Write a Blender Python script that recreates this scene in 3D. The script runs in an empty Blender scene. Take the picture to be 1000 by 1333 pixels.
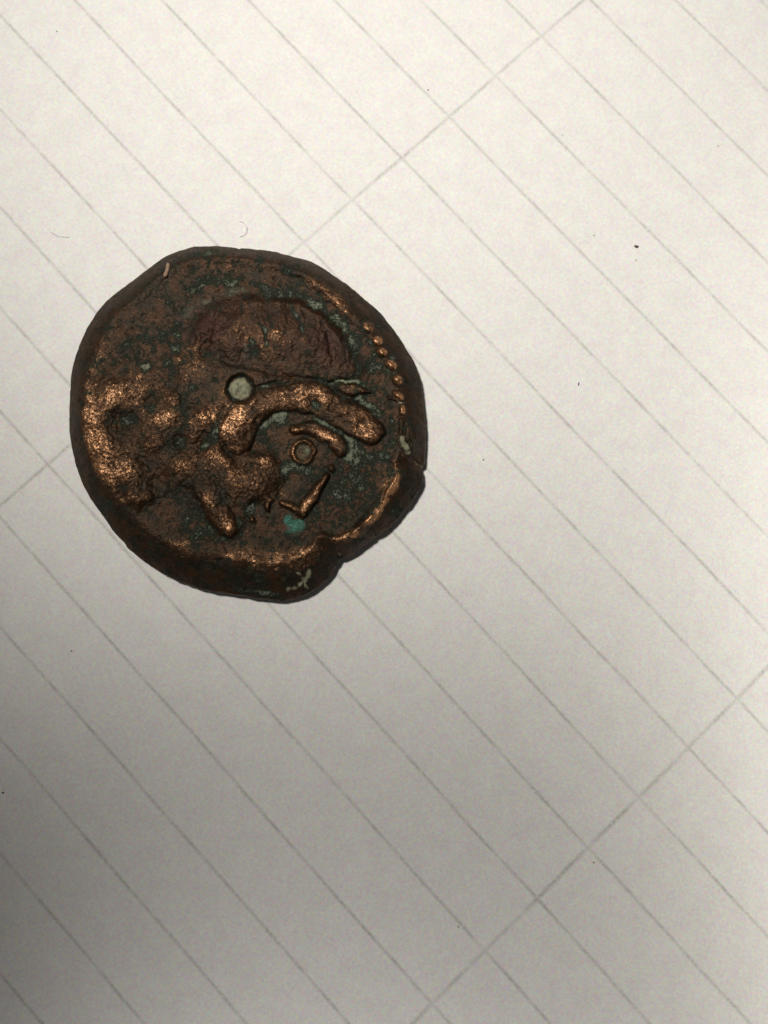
import bpy, math, random
import numpy as np
from mathutils import Matrix, Vector

S = bpy.context.scene
COL = S.collection
MM = 0.001

# ------------------------------------------------------------------ camera
FPX, PITCH, YAW, CAM_H = 1100.0, 0.1127, -0.0236, 85.3938 * MM
ROT = Matrix.Rotation(YAW, 3, 'Y') @ Matrix.Rotation(PITCH, 3, 'X')
cam_d = bpy.data.cameras.new('camera')
cam = bpy.data.objects.new('camera', cam_d)
COL.objects.link(cam)
cam.matrix_world = Matrix.Translation((0, 0, CAM_H)) @ ROT.to_4x4()
cam_d.sensor_fit = 'HORIZONTAL'
cam_d.sensor_width = 36
cam_d.lens = FPX / 1000 * 36
cam_d.clip_start = 0.001
cam_d.clip_end = 20
cam_d.dof.use_dof = True
cam_d.dof.focus_distance = 0.0835
cam_d.dof.aperture_fstop = 24
S.camera = cam

# ------------------------------------------------------------------ light
world = bpy.data.worlds.new('World')
S.world = world
world.use_nodes = True
bg = world.node_tree.nodes['Background']
bg.inputs['Color'].default_value = (1.0, 0.98, 0.935, 1)
bg.inputs['Strength'].default_value = 0.048


def spot(name, loc, aim, watt, angle, radius, color, blend=1.0):
    d = bpy.data.lights.new(name, 'SPOT')
    d.energy = watt
    d.spot_size = math.radians(angle)
    d.spot_blend = blend
    d.shadow_soft_size = radius
    d.color = color
    o = bpy.data.objects.new(name, d)
    COL.objects.link(o)
    o.location = loc
    o.rotation_euler = (Vector(aim) - Vector(loc)).to_track_quat('-Z', 'Y').to_euler()
    return o


# three added spots; cone edges stand in for a phone's shadow on the lower sheet
spot('added_spot', (-0.12, 0.13, 0.47), (0.0057, 0.0642, 0), 11.4, 23.0, 0.034, (1.0, 0.955, 0.895))
spot('added_spot', (0.06, 0.15, 0.48), (0.1539, -0.0338, 0), 31.0, 30.1, 0.025, (1.0, 0.955, 0.89))
spot('added_spot', (-0.06, 0.10, 0.50), (-0.0010, -0.0666, 0), 9.0, 9.2, 0.025, (1.0, 0.96, 0.92))

S.view_settings.view_transform = 'Standard'
S.view_settings.look = 'None'
S.view_settings.exposure = 0.0
S.view_settings.gamma = 1.0

RM = np.array(ROT)


def at(px, py, z):
    """Point of the place seen at photo position (px, py) at height z (metres)."""
    px, py, z = np.broadcast_arrays(np.asarray(px, float), np.asarray(py, float), np.asarray(z, float))
    d = np.stack([(px - 500) / FPX, -(py - 666.5) / FPX, -np.ones_like(px)], -1) @ RM.T
    t = (z - CAM_H) / d[..., 2]
    return np.stack([d[..., 0] * t, d[..., 1] * t, z], -1)


# ------------------------------------------------------------------ node helper
class NT:
    def __init__(self, name):
        self.m = bpy.data.materials.new(name)
        self.m.use_nodes = True
        self.t = self.m.node_tree
        self.bsdf = self.t.nodes['Principled BSDF']

    def n(self, kind, **kw):
        x = self.t.nodes.new(kind)
        for k, v in kw.items():
            setattr(x, k, v)
        return x

    def link(self, a, b):
        self.t.links.new(a, b)

    def put(self, sock, v):
        if isinstance(v, bpy.types.NodeSocket):
            self.link(v, sock)
        else:
            sock.default_value = v

    def math(self, op, a, b=0.0, c=0.0, clamp=False):
        x = self.n('ShaderNodeMath', operation=op, use_clamp=clamp)
        for i, v in enumerate((a, b, c)):
            self.put(x.inputs[i], v)
        return x.outputs[0]

    def noise(self, vec, scale, detail=3.0, rough=0.55, color=False):
        x = self.n('ShaderNodeTexNoise')
        self.link(vec, x.inputs['Vector'])
        x.inputs['Scale'].default_value = scale
        x.inputs['Detail'].default_value = detail
        x.inputs['Roughness'].default_value = rough
        return x.outputs['Color' if color else 'Fac']

    def step(self, v, lo, hi, a=0.0, b=1.0):
        x = self.n('ShaderNodeMapRange', interpolation_type='SMOOTHSTEP')
        self.put(x.inputs[0], v)
        for i, q in enumerate((lo, hi, a, b)):
            self.put(x.inputs[i + 1], q)
        return x.outputs[0]

    def mix(self, f, a, b):
        x = self.n('ShaderNodeMix', data_type='RGBA')
        self.put(x.inputs[0], f)
        self.put(x.inputs[6], a if isinstance(a, bpy.types.NodeSocket) else (*a, 1))
        self.put(x.inputs[7], b if isinstance(b, bpy.types.NodeSocket) else (*b, 1))
        return x.outputs[2]

    def attr(self, name):
        x = self.n('ShaderNodeAttribute', attribute_name=name)
        return x.outputs['Fac']

    def obj(self):
        return self.n('ShaderNodeTexCoord').outputs['Object']


def mesh_obj(name, verts, faces, mat, parent=None, smooth=True):
    me = bpy.data.meshes.new(name)
    me.from_pydata([tuple(v) for v in verts], [], [tuple(f) for f in faces])
    if mat:
        me.materials.append(mat)
    if smooth:
        me.polygons.foreach_set('use_smooth', np.ones(len(me.polygons), bool))
    o = bpy.data.objects.new(name, me)
    COL.objects.link(o)
    if parent:
        o.parent = parent
    return o


# ------------------------------------------------------------------ paper + table
PHI, U0, V0, DIST, PITCH_MM = -0.8235, -32.4024, 21.2798, 64.4795, 7.0


def paper_material():
    t = NT('ruled_paper')
    co = t.obj()
    sx = t.n('ShaderNodeSeparateXYZ')
    # a little wander so the print is not ruler straight
    wob = t.math('MULTIPLY', t.math('SUBTRACT', t.noise(co, 60, 2), 0.5), 0.00042)
    t.link(co, sx.inputs[0])
    x, y = sx.outputs[0], sx.outputs[1]

    def line(v, pos, width, period=None, seed=0.0):
        v = t.math('ADD', v, wob)
        a = t.math('SUBTRACT', v, pos)
        if period:
            a = t.math('SUBTRACT', t.math('MODULO', t.math('ADD', a, period * 100.5), period), period * 0.5)
        a = t.math('ABSOLUTE', a)
        return t.step(a, width * 0.1, width * 1.7, 1.0, 0.0)

    rule = line(y, V0 * MM, 0.000165, PITCH_MM * MM)
    m1 = line(x, U0 * MM, 0.00018)
    m2 = line(x, (U0 + DIST) * MM, 0.00021)
    ink = t.math('MAXIMUM', rule, t.math('MAXIMUM', m1, m2))
    # ink took unevenly on the fibres
    patch = t.step(t.noise(co, 330, 3, 0.6), 0.28, 0.72, 0.35, 1.0)
    grit = t.step(t.noise(co, 3300, 2, 0.6), 0.30, 0.62, 0.45, 1.0)
    ink = t.math('MULTIPLY', ink, t.math('MULTIPLY', patch, grit))
    ink = t.math('MULTIPLY', ink, 0.50)
    # fibre mottle, faintly coloured
    f1 = t.noise(co, 3000, 2, 0.6, True)
    f3 = t.noise(co, 6500, 2, 0.6, True)
    va = t.n('ShaderNodeVectorMath', operation='ADD')
    t.link(f1, va.inputs[0])
    t.link(f3, va.inputs[1])
    f2 = t.noise(co, 420, 3, 0.6)
    ma = t.n('ShaderNodeVectorMath', operation='MULTIPLY_ADD')
    t.link(va.outputs[0], ma.inputs[0])
    ma.inputs[1].default_value = (0.33, 0.33, 0.345)
    ma.inputs[2].default_value = (0.475, 0.46, 0.412)
    base = ma.outputs[0]
    hs = t.n('ShaderNodeHueSaturation')
    t.link(base, hs.inputs['Color'])
    t.link(t.step(f2, 0.25, 0.75, 0.97, 1.03), hs.inputs['Value'])
    hs.inputs['Saturation'].default_value = 0.95
    # rare dark flecks in the pulp
    fl = t.n('ShaderNodeTexVoronoi')
    t.link(co, fl.inputs['Vector'])
    fl.inputs['Scale'].default_value = 150
    fle = t.math('MULTIPLY', t.step(fl.outputs['Distance'], 0.010, 0.028, 1.0, 0.0), 0.45)
    col = t.mix(fle, hs.outputs[0], (0.22, 0.19, 0.17))
    col = t.mix(ink, col, (0.20, 0.20, 0.165))
    t.link(col, t.bsdf.inputs['Base Color'])
    t.bsdf.inputs['Roughness'].default_value = 0.85
    t.bsdf.inputs['Specular IOR Level'].default_value = 0.2
    b = t.n('ShaderNodeBump')
    b.inputs['Strength'].default_value = 0.25
    b.inputs['Distance'].default_value = 0.00008
    t.link(t.noise(co, 1500, 4, 0.65), b.inputs['Height'])
    t.link(b.outputs[0], t.bsdf.inputs['Normal'])
    return t.m


def build_paper():
    W, H, n = 0.210, 0.297, 60
    # local X runs along the ruling
    xs = np.linspace(-W / 2, W / 2, n)
    ys = np.linspace(-H / 2, H / 2, n)
    X, Y = np.meshgrid(xs, ys)
    r = np.hypot(X, Y)
    lift = np.clip((r - 0.085) / 0.1, 0, 1) ** 2
    Z = lift * (0.0008 + 0.0006 * np.sin(X * 40 + 1) * np.cos(Y * 33))
    top = np.stack([X, Y, Z], -1).reshape(-1, 3)
    bot = top - (0, 0, 0.00012)
    v = np.vstack([top, bot])
    N = n * n
    f = []
    for j in range(n - 1):
        for i in range(n - 1):
            a = j * n + i
            f.append((a, a + 1, a + n + 1, a + n))
            f.append((N + a, N + a + n, N + a + n + 1, N + a + 1))
    edge = list(range(n)) + [k * n + n - 1 for k in range(1, n)] + \
        [(n - 1) * n + k for k in range(n - 2, -1, -1)] + [k * n for k in range(n - 2, 0, -1)]
    for a, b in zip(edge, edge[1:] + edge[:1]):
        f.append((b, a, N + a, N + b))
    o = mesh_obj('lined_paper', v, f, paper_material())
    o.rotation_euler = (0, 0, PHI)
    o['label'] = 'white sheet of lined paper with faint grey ruled lines under the coin'
    o['category'] = 'paper'

    t = NT('table_laminate')
    co = t.obj()
    t.link(t.mix(t.noise(co, 60, 5), (0.30, 0.25, 0.19), (0.38, 0.32, 0.25)), t.bsdf.inputs['Base Color'])
    t.bsdf.inputs['Roughness'].default_value = 0.5
    w, d, h, b = 0.6, 0.45, 0.025, 0.002
    prof = [(-b, 0), (0, -b), (0, -h)]
    vv, ff = [], []
    for off, z in prof:
        for sx, sy in ((-1, -1), (1, -1), (1, 1), (-1, 1)):
            vv.append((sx * (w + off), sy * (d + off), z - 0.00013))
    ff.append((0, 1, 2, 3))
    for k in (0, 4):
        for i in range(4):
            j = (i + 1) % 4
            ff.append((k + j, k + i, k + 4 + i, k + 4 + j))
    ff.append((11, 10, 9, 8))
    tb = mesh_obj('table_top', vv, ff, t.m, smooth=False)
    tb['kind'] = 'structure'


build_paper()

# ------------------------------------------------------------------ coin: height map drawn in the coin's own plane
PXMM = 0.0776                    # one drawing unit in mm
X0, Y0, X1, Y1, SS = 76, 306, 568, 796, 1.6
gx = np.arange(X0, X1, 1 / SS)
gy = np.arange(Y0, Y1, 1 / SS)
GX, GY = np.meshgrid(gx, gy)


def vnoise(x, y, seed):
    rng = np.random.RandomState(seed)
    T = rng.rand(256, 256)
    xi, yi = np.floor(x).astype(int), np.floor(y).astype(int)
    fx, fy = x - xi, y - yi
    fx, fy = fx * fx * (3 - 2 * fx), fy * fy * (3 - 2 * fy)
    a, b = T[yi & 255, xi & 255], T[yi & 255, (xi + 1) & 255]
    c, d = T[(yi + 1) & 255, xi & 255], T[(yi + 1) & 255, (xi + 1) & 255]
    return (a * (1 - fx) + b * fx) * (1 - fy) + (c * (1 - fx) + d * fx) * fy


def fbm(scale, octv=4, seed=0, gain=0.55, x=None, y=None):
    x = GX if x is None else x
    y = GY if y is None else y
    out, amp, tot = 0, 1.0, 0
    c, s = math.cos(0.6), math.sin(0.6)
    for k in range(octv):
        out = out + amp * vnoise((x * c - y * s) / scale + 17.3 * k, (x * s + y * c) / scale + 9.1 * k, seed + k)
        tot += amp
        amp *= gain
        scale /= 2.03
    return out / tot - 0.5


def sstep(a, b, v):
    t = np.clip((v - a) / (b - a), 0, 1)
    return t * t * (3 - 2 * t)


# drawing coordinates with a little wander, so no outline is mathematically clean
WX = GX + 9 * fbm(14, 4, 101)
WY = GY + 9 * fbm(14, 4, 131)


def poly_d(pts, x=None, y=None, closed=False):
    """distance to a polyline whose points may carry a radius; returns distance and local radius"""
    x = WX if x is None else x
    y = WY if y is None else y
    best = np.full(x.shape, 1e9)
    rad = np.zeros(x.shape)
    P = list(pts) + ([pts[0]] if closed else [])
    for a, b in zip(P, P[1:]):
        ax, ay, bx, by = a[0], a[1], b[0], b[1]
        L = max((bx - ax) ** 2 + (by - ay) ** 2, 1e-6)
        t = np.clip(((x - ax) * (bx - ax) + (y - ay) * (by - ay)) / L, 0, 1)
        d = np.hypot(x - ax - t * (bx - ax), y - ay - t * (by - ay))
        ra, rb = (a[2] if len(a) > 2 else 1), (b[2] if len(b) > 2 else 1)
        m = d < best
        best = np.where(m, d, best)
        rad = np.where(m, ra + t * (rb - ra), rad)
    return best, rad


def inside(pts, x=None, y=None):
    x = WX if x is None else x
    y = WY if y is None else y
    r = np.zeros(x.shape, bool)
    for (ax, ay), (bx, by) in zip(pts, list(pts[1:]) + [pts[0]]):
        if ay == by:
            continue
        c = (ay > y) != (by > y)
        r ^= c & (x < (bx - ax) * (y - ay) / (by - ay) + ax)
    return r


def sdf(pts):
    d, _ = poly_d(pts, closed=True)
    return np.where(inside(pts), d, -d)


def ridge(pts, h, power=0.6):
    d, r = poly_d(pts)
    return h * np.clip(1 - (d / r) ** 2, 0, 1) ** power, d / r


def blob(x, y, rx, ry=None, ang=0.0, soft=True):
    ry = ry or rx
    c, s = math.cos(math.radians(ang)), math.sin(math.radians(ang))
    u = ((WX - x) * c + (WY - y) * s) / rx
    v = (-(WX - x) * s + (WY - y) * c) / ry
    q = u * u + v * v
    return np.exp(-q * 1.1) if soft else np.sqrt(q)


def blur(a, r):
    """three box passes ~ gaussian"""
    n = max(int(r * SS), 1)
    for _ in range(3):
        for ax in (0, 1):
            p = np.pad(a, [(n + 1, n) if k == ax else (0, 0) for k in (0, 1)], mode='edge')
            c = np.cumsum(p, axis=ax)
            w = 2 * n + 1
            a = (np.take(c, range(w, c.shape[ax]), ax) - np.take(c, range(0, c.shape[ax] - w), ax)) / w
    return a


OUT = [(90, 560), (90, 535), (91, 510), (92.5, 482), (99, 460), (107, 440), (117, 420), (130, 400), (144, 387),
       (162, 373), (180, 359.5), (190, 351), (199, 345), (206, 339), (215, 333), (235, 325), (255, 320.5), (280, 320),
       (308, 322), (311, 323.4), (314, 322), (330, 324), (355, 327), (382, 334), (410, 342), (430, 355), (450, 369),
       (472, 387), (495, 406), (510, 425), (522, 442), (528, 453), (535, 462), (545, 485), (550, 510), (552, 540),
       (554, 577), (553, 600), (551, 607.5), (547, 609.5), (550.5, 612), (550.5, 627), (544, 642), (530, 660), (520, 672),
       (507, 687), (491, 697), (488, 700), (482, 704), (465, 717), (450, 726), (443, 728.5), (436, 737), (430, 750),
       (417, 762), (405, 770), (390, 777), (375, 780.5), (355, 781), (335, 778.5), (310, 774), (280, 770), (248, 762),
       (216, 749), (192, 734), (170, 716), (152, 697), (138, 678), (122, 655), (112, 640), (102, 616), (95, 590)]
CX, CY = 322.0, 550.0
_o = np.array(OUT)
_ang = np.unwrap(np.arctan2(_o[:, 1] - CY, _o[:, 0] - CX))
_rad = np.hypot(_o[:, 1] - CY, _o[:, 0] - CX)
_k = np.argsort(_ang % (2 * np.pi))
_A, _R = (_ang % (2 * np.pi))[_k], _rad[_k]


def outline_r(th):
    th = th % (2 * np.pi)
    r = np.interp(th, _A, _R, period=2 * np.pi)
    return r


TH = np.arctan2(GY - CY, GX - CX)
RR = np.hypot(GX - CX, GY - CY)
_tt = np.linspace(0, 2 * np.pi, 2880, endpoint=False)
_rt = outline_r(_tt)


def _soft(a, n):
    k = np.hanning(2 * n + 1)
    k /= k.sum()
    return np.convolve(np.r_[a[-n:], a, a[:n]], k, 'valid')


_near = np.ones_like(_tt)
for _d in (14.7, 41.0, 56.0, -92.8):
    _q = np.abs((np.degrees(_tt) - _d + 180) % 360 - 180)
    _near = np.minimum(_near, np.clip((_q - 2.0) / 5.0, 0, 1))
_rt = _near * _soft(_rt, 46) + (1 - _near) * _soft(_rt, 6)


def out_r(th):
    return np.interp(th % (2 * np.pi), _tt, _rt, period=2 * np.pi)


E_D = out_r(TH) - RR                                # distance in from the outline
wt = np.array([(-180, 20), (-160, 26), (-139, 23), (-124, 18), (-111, 16), (-90, 15), (-70, 16), (-45, 26), (-20, 28), (0, 27),
               (15, 33), (25, 33), (35, 26), (45, 19), (52, 23), (58, 40), (70, 46), (90, 46), (110, 44), (125, 37),
               (135, 33), (150, 30), (165, 23), (180, 20)], float)
BW = np.interp(np.degrees(TH), wt[:, 0], wt[:, 1]) + 5 * fbm(30, 3, 7)
FIELD = 46.0
eb = np.clip(E_D / BW, 0, 1)
bevel = 27 * np.clip(1 - eb, 0, 1) ** 1.7
# crest of the raised border just inside the shoulder
ct = np.array([(-180, .5), (-150, .6), (-120, 1.5), (-80, 2.5), (-60, 4), (-40, 3.5), (-20, 1), (0, 2), (15, 4), (25, 5.5), (45, 5.5),
               (60, 4), (75, 2.5), (100, 2), (130, 1.5), (150, 1), (180, .5)], float)
crest = np.interp(np.degrees(TH), ct[:, 0], ct[:, 1]) * np.exp(-((E_D - BW - 3) / 6.0) ** 2)

Z = FIELD - bevel + crest
LAB = np.zeros(GX.shape, int)                       # 0 field
NAMES = {0: 'field', 1: 'rim'}
LAB[E_D < BW + 1] = 1
relief = np.zeros(GX.shape)
nextlab = [2]


def region(name, mask):
    NAMES[nextlab[0]] = name
    LAB[mask] = nextlab[0]
    nextlab[0] += 1


# --- domed head-dress at the top
DOME = [(243, 465), (247, 430), (256, 408), (272, 396), (300, 387), (312, 383), (340, 388), (372, 388), (398, 394), (420, 407), (440, 427),
        (454, 447), (461, 468), (457, 483), (440, 492), (405, 492), (370, 483), (330, 474), (285, 471)]
sd = sdf(DOME)
low = np.clip((GY - 440) / 40, 0, 1)                # the lower border melts into the brow
faint = np.clip((350 - GX) / 90, 0, 1)              # left and top are worn nearly flat
dome = (6.5 - 3.0 * faint) * sstep(-3 - 22 * low, 8 + 5 * faint, sd) + 6 * sstep(2, 50, sd)
lock = np.arctan2(WY - 560, WX - 340)
lockr = np.hypot(WX - 340, WY - 560)
locks = fbm(1.0, 3, 251, x=lock * 15 + 0.016 * lockr, y=lockr / 60)
dome = dome + 3.6 * blur(locks, 1.2) * sstep(0, 14, sd) - 3.5 * faint * sstep(0.05, 0.25, fbm(26, 3, 261)) * sstep(0, 10, sd)
relief = np.maximum(relief, dome)
region('domed_relief', sd > 0)
# --- brow band under the dome
BROW = [(236, 478), (262, 468), (310, 474), (350, 484), (400, 492), (438, 504), (458, 520), (430, 514), (395, 503), (362, 503), (342, 512), (318, 532),
        (284, 560), (255, 562), (240, 530)]
sb = sdf(BROW)
relief = np.maximum(relief, 6.5 * sstep(-12 - 14 * np.clip((300 - GX) / 50, 0, 1), 10, sb))
region('brow_relief', sb > 0)
# --- leaf between dome and curved band
LEAF = [(432, 502), (446, 498), (465, 499), (482, 506), (490, 513), (470, 514), (458, 522), (446, 516)]
sl = sdf(LEAF)
relief = np.maximum(relief, 6 * sstep(-1, 5, sl)) - 4 * np.exp(-((sl + 2.5) / 2.2) ** 2)
region('leaf_relief', sl > 0)
# --- rough mane at the left
MANE = [(108, 500), (150, 488), (215, 500), (262, 520), (285, 560), (300, 590), (350, 590), (372, 612), (362, 640), (330, 655), (318, 690), (300, 700),
        (284, 692), (262, 668), (240, 655), (218, 640), (196, 650), (180, 662), (155, 652), (128, 618), (112, 570)]
sm = sdf(MANE)
lumps = 0
for x, y, r, h in [(150, 515, 24, 4), (122, 545, 14, 4), (140, 585, 20, 5), (165, 612, 18, 4), (180, 660, 22, 5), (213, 545, 18, 4), (270, 540, 17, 6),
                   (205, 578, 15, 4), (240, 606, 18, 4), (285, 596, 22, 5), (300, 630, 26, 6), (345, 592, 20, 4), (340, 625, 22, 4), (250, 565, 14, 3),
                   (135, 620, 12, 3), (228, 520, 10, 3), (262, 515, 12, 3)]:
    lumps = lumps + h * blob(x, y, r)
for x, y, r, h in [(162, 548, 18, 5), (205, 630, 16, 5), (240, 648, 15, 6), (265, 578, 12, 5), (190, 600, 12, 3), (235, 575, 10, 4), (200, 520, 12, 3),
                   (158, 640, 10, 4), (310, 605, 8, 3), (325, 608, 8, 3)]:
    lumps = lumps - h * blob(x, y, r)
hi = np.clip((590 - GY) / 60, 0, 1)
mane = blur(sstep(-6 - 26 * hi, 9 + 8 * hi, sm) * (4.5 + 1.2 * lumps), 2.5)
relief = np.maximum(relief, mane)
region('mane_relief', (sm > 0) & (E_D > BW))
tong, dt = ridge([(268, 628, 22), (282, 660, 22), (297, 687, 14)], 10)
relief = np.maximum(relief, tong)
region('tongue_relief', dt < 0.97)
# --- the thick curved band (horn or brow) with its round end
HWX, HWY = WX, WY
WX = GX + 13 * fbm(24, 4, 151)
WY = GY + 13 * fbm(24, 4, 161)
horn, dh = ridge([(307, 568, 24), (312, 552, 24), (326, 535, 23), (348, 521, 20), (375, 517, 21), (405, 519, 22), (432, 529, 20), (455, 541, 20),
                  (472, 553, 20), (482, 560, 18)], 10.5, 0.5)
WX, WY = HWX, HWY
horn = horn * (0.86 + 0.6 * fbm(22, 3, 171)) - 10 * np.clip(fbm(9, 3, 175) - 0.13, 0, 1) - 3.5 * blob(410, 528, 8, 7) - 2 * blob(445, 548, 9, 6)
moat = (2.2 + 5 * fbm(28, 2, 181)) * np.exp(-((dh - 1.12) / 0.13) ** 2)
relief = np.where(dh < 1, np.maximum(horn, relief * 0.75 - 1), relief - moat)
region('curved_band', dh < 0.98)
cup = np.hypot(WX - 319, WY - 563)
relief += -1.2 * sstep(14, 4, cup) + 1.3 * np.exp(-((cup - 13.5) / 2.5) ** 2)
# hollow under the band
relief -= 5 * blob(362, 546, 20, 9, -15)
# --- eye
lid, dl = ridge([(384, 560, 7), (400, 557, 10), (420, 564, 11), (436, 574, 12), (445, 584, 10)], 8.5)
relief = np.where(dl < 1, np.maximum(relief, lid), relief)
region('lid_relief', dl < 0.95)
er = np.hypot(GX - 395 + 4.5 * fbm(12, 3, 71), GY - 588 + 4.5 * fbm(12, 3, 72))
eye = (6.0 + 7 * fbm(14, 2, 73)) * np.exp(-((er - 14.2) / 3.8) ** 2) + 1.5 * sstep(13, 10, er)
relief = np.where(er < 21, np.maximum(eye, relief * sstep(16, 22, er)), relief)
relief -= 1.5 * np.exp(-((er - 21) / 2.6) ** 2)
relief = np.maximum(relief, 2.6 * sstep(1.5, 0.4, blob(404, 574, 38, 30, 30, soft=False)))
region('eye_ring', (er < 18) & (er >= 10.8))
region('eye_disc', er < 10.8)
# --- small wedge (L shape)
wd1, d1 = ridge([(427, 619, 4), (420, 627, 5.6), (410, 642, 8), (399, 660, 8.8), (393, 668, 7)], 8, 0.5)
wd2, d2 = ridge([(392, 667, 5.5), (380, 659, 4.6), (366, 653, 3.6)], 6.5, 0.5)
relief = np.maximum(relief, np.maximum(wd1, wd2))
region('wedge_ridge', (d1 < 0.95) | (d2 < 0.95))
dot = 5 * np.clip(1 - (np.hypot(WX - 432, WY - 609) / 4.2) ** 2, 0, 1) ** .5
relief = np.maximum(relief, dot)
relief -= 4 * blob(384, 678, 13, 8, 20)
# --- small ridges low in the middle
for pts, h in [([(318, 662, 2.5), (330, 678, 3)], 5), ([(349, 655, 4), (350, 664, 3.4)], 6), ([(338, 640, 5), (352, 650, 4)], 4)]:
    q, _ = ridge(pts, h)
    relief = np.maximum(relief, q)
relief -= 3 * blob(334, 668, 10, 7, 50)
# --- centre pit
pr = np.hypot(GX - 313.5, GY - 506.5)
pit = np.hypot(GX - 313.5 + 4.5 * fbm(13, 3, 61), GY - 506.5 + 4.5 * fbm(13, 3, 62))
relief -= 7 * sstep(21, 14.5, pit)
relief += (3.5 + 2.5 * fbm(6, 2, 63)) * sstep(14.4, 11.5, pit)
region('pit_fill', pit < 13.6)
# --- beads
for k, (x, y, rx, ry, a, h) in enumerate([(480, 425, 8.5, 6.5, 55, 5), (491.5, 444, 8, 6.8, 30, 8), (497.5, 458.5, 8, 6, 30, 8), (509.5, 475, 8, 6, 35, 8),
                                          (517, 494.5, 7.5, 7, 50, 7.5), (519, 515, 8.5, 5, 35, 7), (524, 534, 4.2, 6.5, 5, 6)]):
    c, s = math.cos(math.radians(a)), math.sin(math.radians(a))
    u = ((GX - x) * c + (GY - y) * s) / rx
    v = (-(GX - x) * s + (GY - y) * c) / ry
    q = np.sqrt(u * u + v * v) * (1 + 0.5 * fbm(7, 2, 40 + k))
    relief = np.maximum(relief * np.where(q < 1.5, sstep(0.9, 1.5, q), 1), 0.8 * h * np.clip(1 - q ** 2, 0, 1) ** .6)
    region('bead', q < 0.96)
# border line from the beads down to the crack, leaf hollow, crack
rl, dr = ridge([(523, 545, 3), (521, 562, 3), (524, 580, 3), (530, 596, 3.5)], 3)
relief = np.maximum(relief, rl)
rl2, dr2 = ridge([(532, 552, 2.6), (536, 575, 2.6), (534, 592, 3)], 2.5)
relief = np.maximum(relief, rl2)
relief -= 6 * blob(527, 577, 4.5, 12, -25)
sp_, ds = ridge([(505, 518, 1.8), (526, 523, 1.8)], 3)
relief = np.maximum(relief, sp_)
# bright border ridge at the lower right
br, dbr = ridge([(517, 620, 5.5), (511, 634, 4), (503, 650, 3.6), (495, 664, 4), (484, 675, 5), (474, 684, 6), (462, 696, 7)], 5.0)
relief = np.maximum(relief, br)
region('border_ridge', (dbr < 0.95))
crk, _ = poly_d([(538, 599), (543, 604), (549, 608), (556, 609)], GX, GY)
relief -= 7 * np.exp(-(crk / 1.5) ** 2)
crk2, _ = poly_d([(489, 699), (488, 692), (484, 686)], GX, GY)
relief -= 4 * np.exp(-(crk2 / 1.5) ** 2)
crk3, _ = poly_d([(444, 730), (442, 722), (440, 715)], GX, GY)
relief -= 3 * np.exp(-(crk3 / 1.5) ** 2)
# hair strands on the dome
for pts in ([(377, 398), (385, 408), (390, 420), (394, 434)], [(337, 422), (345, 426), (348, 438), (347, 448)], [(312, 388), (318, 415), (314, 445)], [(415, 410), (428, 440), (432, 470)],
            [(280, 402), (275, 430), (262, 460)]):
    d_, _ = poly_d(pts)
    relief -= (1.3 + 2.5 * fbm(25, 2, 191)) * np.exp(-(d_ / 2.8) ** 2)

inn = sstep(2, 22, E_D)
rough = 5.0 * fbm(30, 5, 3, 0.5) + 1.9 * fbm(9, 2, 11)
pits = np.clip(fbm(5.5, 2, 23) - 0.16, 0, 1) * 4.5
manew = np.clip(sstep(-12, 6, sm), 0, 1)
fine = 1.15 * fbm(3.2, 2, 29) * (0.7 + 0.8 * manew)
Z = Z + 1.08 * blur(relief, 0.7) + inn * (rough - pits) * (0.75 + 0.35 * manew) + (0.4 + 0.6 * inn) * fine + (1 - inn) * (5 * fbm(18, 4, 5) + 2 * fbm(5, 2, 6)) - 9 * (1 - inn * 0.4) * np.clip(fbm(12, 3, 9) - 0.14, 0, 1) * (eb < 1) + 5 * fbm(34, 3, 8) * np.exp(-((eb - 0.5) / 0.35) ** 2)
# smooth skin on bead and band tops
ZF = Z + bevel - crest                              # relief without the shoulder
conv = np.clip(ZF - blur(ZF, 7), -6, 4)
conv2 = np.clip(blur(ZF, 2) - blur(ZF, 18), -8, 5)

# ------------------------------------------------------------------ stain and wear masks; wear also paints copper highlights on rim and left side
n1, n2, n3 = fbm(16, 4, 201), fbm(7, 3, 211), fbm(30, 4, 221)
rim_wear_shine = np.array([(-180, .34), (-160, .30), (-145, .12), (-120, .02), (-95, .05), (-75, .16), (-60, .28), (-45, .26), (-30, .12), (0, .10), (12, .25),
                 (20, .55), (35, .55), (48, .40), (60, .34), (80, .26), (100, .18), (120, .10), (140, .16), (155, .34), (165, .42), (180, .34)], float)
wear = 0.17 + 0.055 * conv + 0.030 * conv2 + 0.55 * n3 + 0.6 * n1
wear += np.interp(np.degrees(TH), rim_wear_shine[:, 0], rim_wear_shine[:, 1]) * np.exp(-((E_D - BW - 2) / np.where(np.abs(TH - 1.6) < .9, 12.0, 8.0)) ** 2) * (1 + 2.0 * n1 + 1.5 * n2)  # rubbed rim copper plus painted highlight where the shoulder catches light
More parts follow.
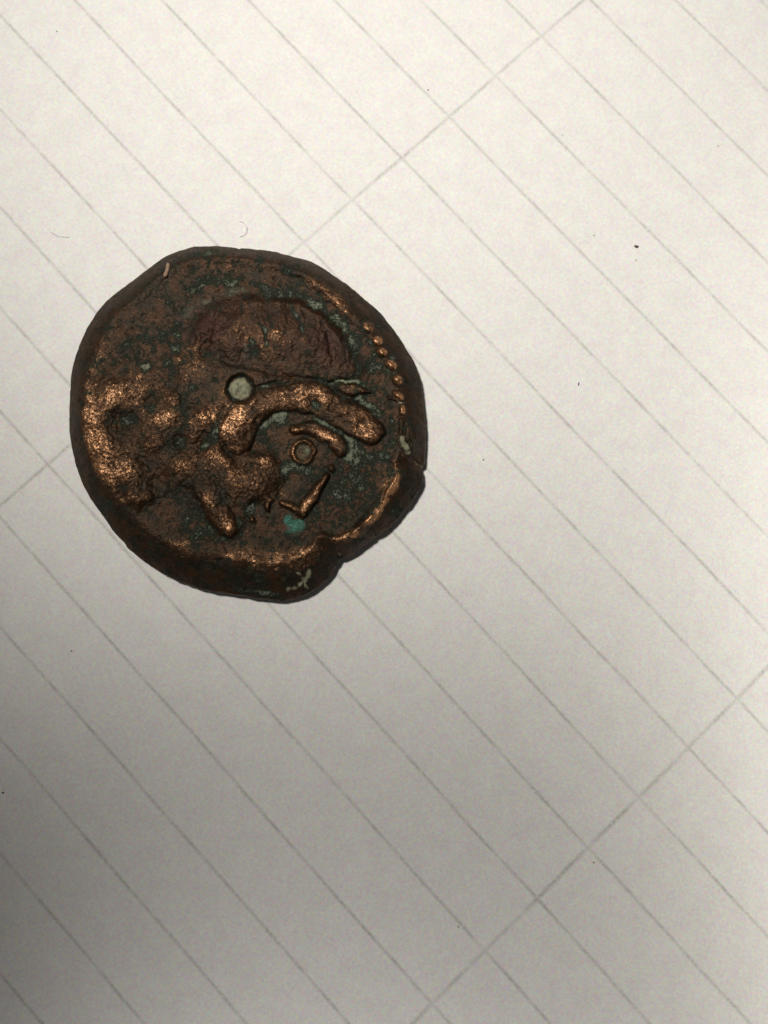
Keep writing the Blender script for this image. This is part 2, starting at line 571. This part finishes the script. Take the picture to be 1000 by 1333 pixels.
for x, y, rx, ry, a, v in [(150, 560, 50, 90, 0, .12), (320, 615, 50, 34, 0, .16), (340, 718, 110, 14, 4, .14), (265, 520, 34, 34, 0, .14), (230, 590, 50, 30, 0, .10), (430, 395, 50, 12, 40, .10), (150, 510, 26, 16, 0, .30), (130, 580, 18, 34, -20, .32), (160, 612, 26, 20, 30, .26), (115, 545, 9, 30, 0, .30), (270, 540, 18, 12, 0, .32),
                           (213, 545, 16, 14, 0, .2), (240, 605, 30, 12, 0, .2), (285, 590, 22, 12, 20, .22), (308, 546, 18, 16, 0, .34), (475, 552, 20, 14, 40, .40),
                           (430, 527, 34, 10, 20, .22), (375, 512, 30, 10, 0, .15), (300, 684, 10, 12, 0, .25), (505, 645, 10, 34, 28, .5), (470, 690, 24, 8, -40, .25),
                           (410, 715, 34, 9, -10, .22), (330, 725, 40, 7, 10, .10), (404, 650, 9, 18, 35, .25), (145, 450, 14, 22, 20, .16), (170, 655, 20, 12, 0, .14),
                           (432, 568, 18, 10, 30, .2), (420, 365, 34, 7, 38, .12), (330, 600, 30, 14, 0, .12), (522, 590, 10, 8, 0, .2), (250, 470, 30, 8, 0, .15),
                           (365, 450, 40, 20, 0, .06)]:
    wear += v * blob(x, y, rx, ry, a)  # rubbed copper; patches at the left also paint its broad highlight
for nm in [k for k, v in NAMES.items() if v == 'bead']:
    wear = np.where(LAB == nm, wear + 0.55, wear)
for x, y, rx, ry, v in [(480, 425, 9, 8, .35), (162, 548, 16, 14, .3), (330, 345, 120, 14, .12), (270, 425, 28, 26, .35), (430, 450, 28, 36, .25), (230, 665, 34, 18, .25),
                        (390, 570, 12, 8, .1), (250, 385, 50, 30, .25), (455, 630, 34, 50, .3), (230, 420, 40, 36, .2), (370, 690, 26, 18, .2)]:
    wear -= v * blob(x, y, rx, ry)
wear -= 0.20 * sstep(1.0, 0.6, eb)
wear = wear + 0.10 * (dh < 0.95)
wear = np.clip(wear, 0, 1.2)

verd = 0.16 - 0.055 * conv - 0.02 * conv2 + 0.75 * n2 + 0.5 * n1
VL = [([(240, 385), (262, 372), (300, 366), (330, 368), (350, 376), (376, 380), (404, 389), (430, 405), (452, 432), (464, 462), (464, 482)], 6, .36),
      ([(438, 496), (466, 498)], 3, .6), ([(462, 486), (472, 500), (486, 512)], 6, .45), ([(466, 514), (474, 528)], 5, .45), ([(482, 528), (498, 540)], 4, .5),
      ([(378, 400), (386, 412), (392, 432)], 3, .55), ([(338, 423), (346, 430), (347, 446)], 2.6, .55), ([(338, 507), (356, 500)], 4, .5),
      ([(280, 556), (278, 575), (262, 584)], 6, .4), ([(412, 545), (440, 560), (462, 580), (480, 592)], 6, .35), ([(508, 520), (510, 560), (512, 580)], 5, .35),
      ([(436, 515), (458, 523)], 2.5, .5), ([(492, 420), (492, 424)], 3, .6), ([(481, 444), (482, 446)], 3.5, .55), ([(510, 464), (510, 465)], 3, .45)]
for pts, w_, v in VL:
    d_, _ = poly_d(pts)
    verd += v * np.exp(-(d_ / w_) ** 2)
for x, y, rx, ry, a, v in [(360, 546, 20, 11, -20, .75), (374, 612, 22, 9, -12, .6), (455, 592, 20, 12, 10, .45), (500, 590, 10, 14, 0, .55), (470, 630, 40, 40, 0, .30), (420, 690, 40, 18, -30, .22), (440, 590, 30, 20, 20, .2), (500, 470, 20, 60, 20, .12), (170, 450, 40, 40, 0, .16), (350, 350, 110, 18, 8, .12), (190, 478, 12, 7, -10, .7),
                           (222, 440, 16, 18, 30, .32), (228, 455, 9, 7, 0, .4), (222, 480, 12, 9, 0, .35), (250, 505, 8, 6, 0, .35), (252, 690, 34, 16, 35, .42), (328, 664, 12, 9, 40, .5),
                           (312, 680, 7, 7, 0, .45), (411, 528, 8, 7, 0, .5), (432, 645, 20, 14, -50, .35), (300, 340, 60, 6, 0, .1), (270, 328, 26, 5, -8, .55), (345, 772, 34, 5, 8, .5),
                           (140, 430, 30, 40, 0, .05), (445, 420, 16, 12, 40, .25), (485, 470, 16, 24, 0, .3), (340, 552, 8, 5, 0, .4), (326, 444, 6, 6, 0, .4), (165, 552, 18, 12, 0, .25),
                           (390, 345, 10, 8, 0, .2), (260, 365, 30, 9, -8, .25), (350, 690, 30, 20, 0, .1), (500, 440, 8, 8, 0, .2), (410, 690, 16, 10, 0, .15)]:
    verd += v * blob(x, y, rx, ry, a)
verd -= 0.45 * sstep(0.7, 0.2, eb) * sstep(60, 75, np.abs(np.degrees(TH) - 90))
verd = np.clip(verd - 0.35 * (dh < 0.95) * (np.hypot(GX - 411, GY - 528) > 9), 0, 1.2)

pale = np.zeros(GX.shape)
pale = np.maximum(pale, sstep(14.6, 12.6, pit) * (0.92 + 1.2 * n2 + 0.8 * fbm(4, 2, 251)))
pale = np.maximum(pale, (0.36 + 0.6 * n2) * sstep(12, 9, er))
for pts, w_, v in [([(383, 766), (392, 760), (398, 755), (402, 748), (404, 744)], 3, 1), ([(387, 745), (394, 752), (400, 765)], 2.4, .95), ([(375, 766), (384, 762)], 3, .8),
                   ([(526, 571), (527, 580), (531, 587)], 2.6, 1.0), ([(538, 599), (543, 604), (549, 608)], 1.6, .9), ([(532, 601), (536, 599)], 1.6, .8), ([(519, 523), (526, 523)], 1.2, .5),
                   ([(440, 497), (462, 499)], 1.8, .7), ([(440, 712), (443, 722)], 1.4, .5)]:
    d_, _ = poly_d(pts)
    pale = np.maximum(pale, (v + 1.7 * n2 + 1.2 * fbm(4, 2, 231)) * np.exp(-(d_ / (w_ * 1.15)) ** 2))
d_, _ = poly_d([(243, 412), (252, 396), (272, 388), (300, 380), (318, 376)])
pale = np.maximum(pale, (0.26 + 0.5 * n2 + 0.4 * n1) * np.exp(-(d_ / 10) ** 2))
pale = np.maximum(pale, 0.55 * blob(188, 478, 9, 6))
pale = np.maximum(pale, 0.35 * blob(318, 455, 8, 14))
pale = np.clip(pale, 0, 1)
teal = np.clip(0.95 * blob(376, 676, 8, 9) + 0.95 * blob(388, 682, 9, 6, -20) + 0.5 * blob(382, 690, 14, 8) + 0.4 * blob(481, 445, 4, 4) + 0.3 * blob(332, 662, 8, 6) + 0.3 * blob(358, 441, 4, 4)
               + (1.2 * n2 + fbm(4, 2, 241)) * blob(382, 680, 16), 0, 1)
red = np.clip(0.5 * blob(370, 435, 90, 40) + 0.9 * blob(272, 425, 26, 26) + 0.6 * blob(305, 398, 20, 8) + 0.35 * blob(330, 335, 60, 8) + 0.4 * blob(430, 455, 26, 30) + 0.4 * blob(470, 505, 18, 5), 0, 1)
MASKS = {'wear': wear, 'verdigris': verd, 'pale': pale, 'teal': teal, 'red': red}


def bilinear(G, x, y):
    fx, fy = np.clip((x - X0) * SS, 0, G.shape[1] - 1.01), np.clip((y - Y0) * SS, 0, G.shape[0] - 1.01)
    xi, yi = fx.astype(int), fy.astype(int)
    fx, fy = fx - xi, fy - yi
    return (G[yi, xi] * (1 - fx) + G[yi, xi + 1] * fx) * (1 - fy) + (G[yi + 1, xi] * (1 - fx) + G[yi + 1, xi + 1] * fx) * fy


# ------------------------------------------------------------------ coin material
def coin_material():
    t = NT('worn_bronze')
    co = t.obj()
    wearA, verdA, paleA, tealA, redA = (t.attr(k) for k in ('wear', 'verdigris', 'pale', 'teal', 'red'))
    g1 = t.noise(co, 620, 5, 0.65)
    g2 = t.noise(co, 3000, 4, 0.68)
    g3 = t.noise(co, 6500, 2, 0.6)
    # dark patina, brown to green black
    pat = t.mix(t.step(t.math('ADD', g1, t.math('MULTIPLY', t.math('SUBTRACT', g2, 0.5), 0.7)), 0.36, 0.56), (0.044, 0.0205, 0.0095), (0.0120, 0.0125, 0.0085))
    pat = t.mix(t.step(g2, 0.52, 0.75, 0, .8), pat, (0.062, 0.036, 0.021))
    pat = t.mix(t.math('MULTIPLY', redA, t.step(g1, 0.3, 0.65, .5, 1)), pat, (0.040, 0.014, 0.012))
    # copper where rubbed, and where highlights are painted in
    jit = t.math('ADD', t.math('MULTIPLY', t.math('SUBTRACT', g2, 0.5), 1.6), t.math('MULTIPLY', t.math('SUBTRACT', g3, 0.5), 1.1))
    wsum = t.math('ADD', wearA, jit)
    brown = t.step(t.math('ADD', wsum, t.math('MULTIPLY', t.math('SUBTRACT', g1, 0.5), 1.2)), 0.12, 0.72)
    copp = t.step(wsum, 0.50, 1.0)
    col = t.mix(brown, pat, (0.090, 0.045, 0.022))
    col = t.mix(copp, col, t.mix(t.step(g3, 0.35, 0.7), (0.27, 0.130, 0.060), (0.66, 0.37, 0.20)))
    # verdigris crust
    vsum = t.math('ADD', verdA, t.math('ADD', t.math('MULTIPLY', t.math('SUBTRACT', g2, 0.5), 1.1), t.math('MULTIPLY', t.math('SUBTRACT', g1, 0.5), 1.2)))
    vf = t.step(vsum, 0.24, 0.56)
    vcol = t.mix(t.step(t.math('ADD', vsum, t.math('MULTIPLY', t.math('SUBTRACT', g3, 0.5), 1.5)), 0.60, 1.20), (0.017, 0.022, 0.0155), (0.165, 0.180, 0.128))
    col = t.mix(vf, col, vcol)
    tf = t.step(t.math('ADD', tealA, t.math('MULTIPLY', t.math('SUBTRACT', g2, 0.5), 0.9)), 0.25, 0.85)
    col = t.mix(tf, col, t.mix(t.step(g3, .3, .7), (0.022, 0.070, 0.052), (0.085, 0.22, 0.165)))
    pf = t.step(t.math('ADD', paleA, t.math('MULTIPLY', t.math('SUBTRACT', g2, 0.5), 0.55)), 0.16, 0.86)
    col = t.mix(pf, col, t.mix(t.step(g2, .3, .6), (0.12, 0.115, 0.07), (0.27, 0.265, 0.175)))
    t.link(col, t.bsdf.inputs['Base Color'])
    crust = t.math('MAXIMUM', vf, t.math('MAXIMUM', tf, pf))
    bare = t.math('SUBTRACT', 1.0, crust, clamp=True)
    met = t.math('MULTIPLY', bare, t.math('ADD', 0.42, t.math('ADD', t.math('MULTIPLY', brown, 0.30), t.math('MULTIPLY', copp, 0.2))))
    t.link(met, t.bsdf.inputs['Metallic'])
    rg = t.math('ADD', t.math('MULTIPLY', copp, -0.12), t.step(g2, 0.3, 0.7, 0.42, 0.54))
    rg = t.math('ADD', rg, t.math('MULTIPLY', crust, 0.3), clamp=True)
    t.link(rg, t.bsdf.inputs['Roughness'])
    t.link(t.step(crust, 0.0, 1.0, 0.5, 0.1), t.bsdf.inputs['Specular IOR Level'])
    t.bsdf.inputs['Specular IOR Level'].default_value = 0.5
    b = t.n('ShaderNodeBump')
    b.inputs['Strength'].default_value = 0.9
    b.inputs['Distance'].default_value = 0.00011
    t.link(t.math('ADD', t.math('MULTIPLY', g2, 0.7), t.math('MULTIPLY', g3, 0.5)), b.inputs['Height'])
    t.link(b.outputs[0], t.bsdf.inputs['Normal'])
    t.bsdf.inputs['Specular Tint'].default_value = (0.62, 0.52, 0.44, 1)   # oxidised skin: dull at grazing angles
    return t.m


BRONZE = coin_material()


def build_coin():
    NTH, NR = 1500, 250
    th = np.linspace(0, 2 * np.pi, NTH, endpoint=False)
    Ro = out_r(th) + 1.5 * fbm(13, 3, 77, x=CX + 230 * np.cos(th), y=CY + 230 * np.sin(th))
    fr = np.linspace(0, 1, NR + 1)[1:] ** 0.9
    x = CX + np.outer(fr * (1 - 0.003), Ro * np.cos(th))
    y = CY + np.outer(fr * (1 - 0.003), Ro * np.sin(th))
    z = bilinear(Z, x, y)
    P = at(x, y, z * PXMM * MM)                                    # NR,NTH,3
    cz = float(bilinear(Z, np.array([CX]), np.array([CY]))[0])
    Pc = at(CX, CY, cz * PXMM * MM)
    rings = [P[k] for k in range(NR)]
    px = [x[k] for k in range(NR)]
    py = [y[k] for k in range(NR)]
    # side wall: rounds over and under to the table
    last = P[-1].copy()
    mid = last[:, :2].mean(0)
    zl = last[:, 2]
    wallring = []
    prof = [(1.004, 0.86), (1.006, 0.70), (1.004, 0.52), (0.999, 0.34), (0.990, 0.18), (0.978, 0.06), (0.962, 0.0), (0.5, 0.0)]
    for j, (s, q) in enumerate(prof):
        r = last.copy()
        w_ = 1 + 0.012 * fbm(14, 4, 300 + j // 2, x=CX + 230 * np.cos(th), y=CY + 230 * np.sin(th)) * (1 if 0 < q < 0.9 else 0)
        r[:, :2] = mid + (last[:, :2] - mid) * (s * w_)[:, None]
        r[:, 2] = zl * q
        wallring.append(r)
    allr = rings + wallring
    V = np.vstack([Pc[None]] + allr)
    nring = len(allr)
    i = np.arange(NTH)
    i2 = (i + 1) % NTH
    F, L = [], []
    tri = np.stack([np.zeros(NTH, int), 1 + i2, 1 + i], 1)         # (image y runs down, so this winds upward)
    for k in range(nring - 1):
        a, b = 1 + k * NTH, 1 + (k + 1) * NTH
        F.append(np.stack([a + i, a + i2, b + i2, b + i], 1))
        if k < NR - 1:
            mx = (px[k] + px[k + 1][i2]) / 2
            my = (py[k] + py[k + 1][i2]) / 2
            gi = np.clip(((my - Y0) * SS).round().astype(int), 0, LAB.shape[0] - 1)
            gj = np.clip(((mx - X0) * SS).round().astype(int), 0, LAB.shape[1] - 1)
            L.append(LAB[gi, gj])
        else:
            L.append(np.full(NTH, -1))
    F = np.vstack(F)
    L = np.concatenate(L)
    # vertex normals over the whole skin, so the parts meet without a seam
    d1_ = V[F[:, 2]] - V[F[:, 0]]
    d2_ = V[F[:, 3]] - V[F[:, 1]]
    fn = np.cross(d1_, d2_)
    if fn[:NTH, 2].sum() < 0:
        F = F[:, ::-1].copy()
        fn = -fn
    vn = np.zeros_like(V)
    for c in range(4):
        for ax in range(3):
            vn[:, ax] += np.bincount(F[:, c], fn[:, ax], len(V))
    vn[0] = (0, 0, 1)
    vn /= np.linalg.norm(vn, axis=1)[:, None] + 1e-30
    # masks per vertex
    mk = {}
    th_all = np.concatenate(px), np.concatenate(py)
    for k, G in MASKS.items():
        v = bilinear(G, th_all[0], th_all[1])
        edge = np.tile(v[-NTH:], len(wallring))
        if k in ('wear', 'verdigris'):
            rows = [0.02 + (.9 if k == 'wear' else 1.3) * fbm(22, 4, 400 + len(k), x=CX + 230 * np.cos(th) + 3 * j, y=CY + 230 * np.sin(th) + 5 * j)
                    for j in range(len(wallring))]
            edge = np.concatenate(rows) + (0.06 if k == 'wear' else 0.22)
        mk[k] = np.concatenate([[v[0]], v, edge]).astype(np.float32)

    base = V[:, :2].mean(0)
    root = bpy.data.objects.new('coin', None)
    COL.objects.link(root)
    root.empty_display_size = 0.005
    root.location = (base[0], base[1], 0.00004)
    root['label'] = 'worn dark copper coin with green patina lying on lined paper'
    root['category'] = 'coin'
    V = V - (base[0], base[1], 0)
    tri_f = tri
    # the tiny centre fan belongs to whatever lies at the centre
    clab = L[0]
    groups = sorted(set(L.tolist()))
    NAMES[-1] = 'edge'
    for g in groups:
        Fg = F[L == g]
        if len(Fg) < 12:
            continue
        ids = np.unique(Fg)
        has_c = g == clab
        if has_c:
            ids = np.unique(np.r_[ids, 0, np.arange(1, 1 + NTH)])
        re = np.full(len(V), -1)
        re[ids] = np.arange(len(ids))
        q = re[Fg]
        me = bpy.data.meshes.new(NAMES[g])
        nq = len(q)
        nt = NTH if has_c else 0
        me.vertices.add(len(ids))
        me.vertices.foreach_set('co', V[ids].ravel())
        loops = q.ravel()
        starts = np.arange(nq) * 4
        if nt:
            tt = re[tri_f]
            nrm = np.cross(V[tri_f[0, 1]] - V[0], V[tri_f[0, 2]] - V[0])
            if nrm[2] < 0:
                tt = tt[:, ::-1]
            loops = np.r_[loops, tt.ravel()]
            starts = np.r_[starts, nq * 4 + np.arange(nt) * 3]
        me.loops.add(len(loops))
        me.loops.foreach_set('vertex_index', loops.astype(np.int32))
        me.polygons.add(len(starts))
        me.polygons.foreach_set('loop_start', starts.astype(np.int32))
        me.update(calc_edges=True)
        me.validate()
        me.polygons.foreach_set('use_smooth', np.ones(len(me.polygons), bool))
        me.materials.append(BRONZE)
        for k, v in mk.items():
            a = me.attributes.new(k, 'FLOAT', 'POINT')
            a.data.foreach_set('value', v[ids])
        me.normals_split_custom_set_from_vertices([tuple(n) for n in vn[ids]])
        o = bpy.data.objects.new(NAMES[g], me)
        COL.objects.link(o)
        o.parent = root
        if NAMES[g] == 'pit_fill':
            o['label'] = 'pale grey green crust filling the round centre pit'
    return root


build_coin()


# ------------------------------------------------------------------ crumbs, specks and fibres
def plain(name, col, rough=0.8, col2=None, scale=4000):
    t = NT(name)
    if col2:
        t.link(t.mix(t.step(t.noise(t.obj(), scale, 3), .35, .65), col, col2), t.bsdf.inputs['Base Color'])
    else:
        t.bsdf.inputs['Base Color'].default_value = (*col, 1)
    t.bsdf.inputs['Roughness'].default_value = rough
    return t.m


def tube(name, pts, radii, mat, label, cat, group=None, seg=8, wob=0.0, flat=1.0):
    pts = np.array(pts)
    o0 = pts.mean(0)
    o0[2] = pts[:, 2].min() - max(radii) * flat
    tan = np.gradient(pts, axis=0)
    tan /= np.linalg.norm(tan, axis=1)[:, None] + 1e-12
    v, f = [], []
    rng = random.Random(5)
    n = len(pts)
    for k in range(n):
        side = np.cross(tan[k], (0, 0, 1))
        side /= np.linalg.norm(side) + 1e-12
        up = np.cross(side, tan[k])
        for s in range(seg):
            a = 2 * math.pi * s / seg
            r = radii[k] * (1 + wob * rng.uniform(-1, 1))
            v.append(pts[k] + r * (math.cos(a) * side + math.sin(a) * flat * up) - o0)
    for k in range(n - 1):
        for s in range(seg):
            t_ = (s + 1) % seg
            f.append((k * seg + s, (k + 1) * seg + s, (k + 1) * seg + t_, k * seg + t_))
    f.append(tuple(range(seg)))
    f.append(tuple((n - 1) * seg + s for s in range(seg - 1, -1, -1)))
    o = mesh_obj(name, v, f, mat)
    o.location = o0
    o['label'], o['category'] = label, cat
    if group:
        o['group'] = group
    return o


def smooth_path(pts, n):
    pts = np.array(pts, float)
    s = np.r_[0, np.cumsum(np.hypot(*np.diff(pts, axis=0).T))]
    u = np.linspace(0, s[-1], n)
    p = np.stack([np.interp(u, s, pts[:, 0]), np.interp(u, s, pts[:, 1])], 1)
    for _ in range(3):
        p[1:-1] = (p[:-2] + 2 * p[1:-1] + p[2:]) / 4
    return p


# tan crumb on the rim
cp = smooth_path([(218.5, 343), (219.5, 347), (217.5, 352), (217, 356), (214, 360.5)], 12)
cz = bilinear(blur(Z, 1), cp[:, 0], cp[:, 1]) * PXMM * MM + 0.00012
cr = np.array([1.3, 2.3, 2.7, 2.5, 2.3, 2.4, 2.5, 2.3, 2.6, 2.9, 2.6, 1.4]) * PXMM * MM
tube('crumb', at(cp[:, 0], cp[:, 1], cz), cr, plain('tan_crumb', (0.36, 0.25, 0.16), 0.85, (0.22, 0.13, 0.08)), 'small tan crumb lying on the upper left rim of the coin', 'crumb', wob=0.12, seg=10)

hair = plain('pale_fibre', (0.72, 0.70, 0.66))


def fibre(pts, label, rpx=0.32):
    p = smooth_path(pts, 40)
    z = np.full(40, 0.00006) + 0.00012 * np.sin(np.linspace(0, math.pi, 40)) ** 2
    r = np.full(40, rpx * PXMM * MM)
    r[0] = r[-1] = 0.3 * r[0]
    tube('fibre', at(p[:, 0], p[:, 1], z), r, hair, label, 'fibre', seg=6)


fibre([(311, 288), (317, 289), (321, 295), (321, 302), (317, 307), (312, 308)], 'tiny pale hooked fibre on the paper just above the coin')
fibre([(54, 289), (60, 295), (66, 302), (75, 307), (90, 309)], 'long pale curved fibre on the paper left of the coin between two lines', 0.24)

dark = plain('dark_speck', (0.060, 0.028, 0.024), 0.6)


def speck(x, y, a, b, ang, label):
    c = at(x, y, 0)
    s = PXMM * MM
    rng = random.Random(int(x * 7 + y))
    v, f = [], []
    n, m = 12, 5
    ca, sa = math.cos(math.radians(-ang)), math.sin(math.radians(-ang))
    jit = [1 + rng.uniform(-.15, .15) for _ in range(n)]
    for j in range(m):
        q = math.pi / 2 * j / m
        for i in range(n):
            u = a * math.cos(q) * math.cos(2 * math.pi * i / n) * jit[i]
            w = b * math.cos(q) * math.sin(2 * math.pi * i / n) * jit[i]
            v.append(((u * ca - w * sa) * s, (u * sa + w * ca) * s, b * 0.7 * math.sin(q) * s))
    v.append((0, 0, b * 0.7 * s))
    for j in range(m - 1):
        for i in range(n):
            k = (i + 1) % n
            f.append((j * n + i, j * n + k, (j + 1) * n + k, (j + 1) * n + i))
    for i in range(n):
        f.append(((m - 1) * n + i, (m - 1) * n + (i + 1) % n, m * n))
    f.append(tuple(range(n - 1, -1, -1)))
    o = mesh_obj('speck', v, f, dark)
    o.location = (c[0], c[1], 0.00002)
    o['label'], o['category'], o['group'] = label, 'speck', 'dark specks on the paper'


speck(828.5, 321, 3.4, 2.0, 18, 'largest dark red speck on the paper right of the coin')
speck(828, 338.5, 1.0, 0.8, 0, 'tiny dark dot on the paper just below the largest speck')
speck(773.5, 306.5, 1.0, 0.8, 0, 'tiny dark dot on the paper left of the largest speck')
speck(557.5, 117, 1.2, 0.9, 30, 'tiny dark dot above the upper cross line near the top of the paper')
speck(629.5, 598.5, 1.1, 0.9, 0, 'tiny brown dot on the paper close right of the coin')
speck(753.5, 500, 0.8, 2.2, 10, 'thin grey fleck on the paper well right of the beads')
speck(93, 847.5, 1.1, 0.8, 0, 'tiny dark dot on the shaded paper below left of the coin')
speck(4, 1032, 1.6, 1.2, 0, 'reddish dot at the shaded left border of the paper')
speck(74, 41, 1.0, 0.8, 0, 'tiny dark dot on the bright upper left of the paper')
speck(773, 1123, 1.0, 0.8, 0, 'tiny dark dot below the lower cross line on the paper')
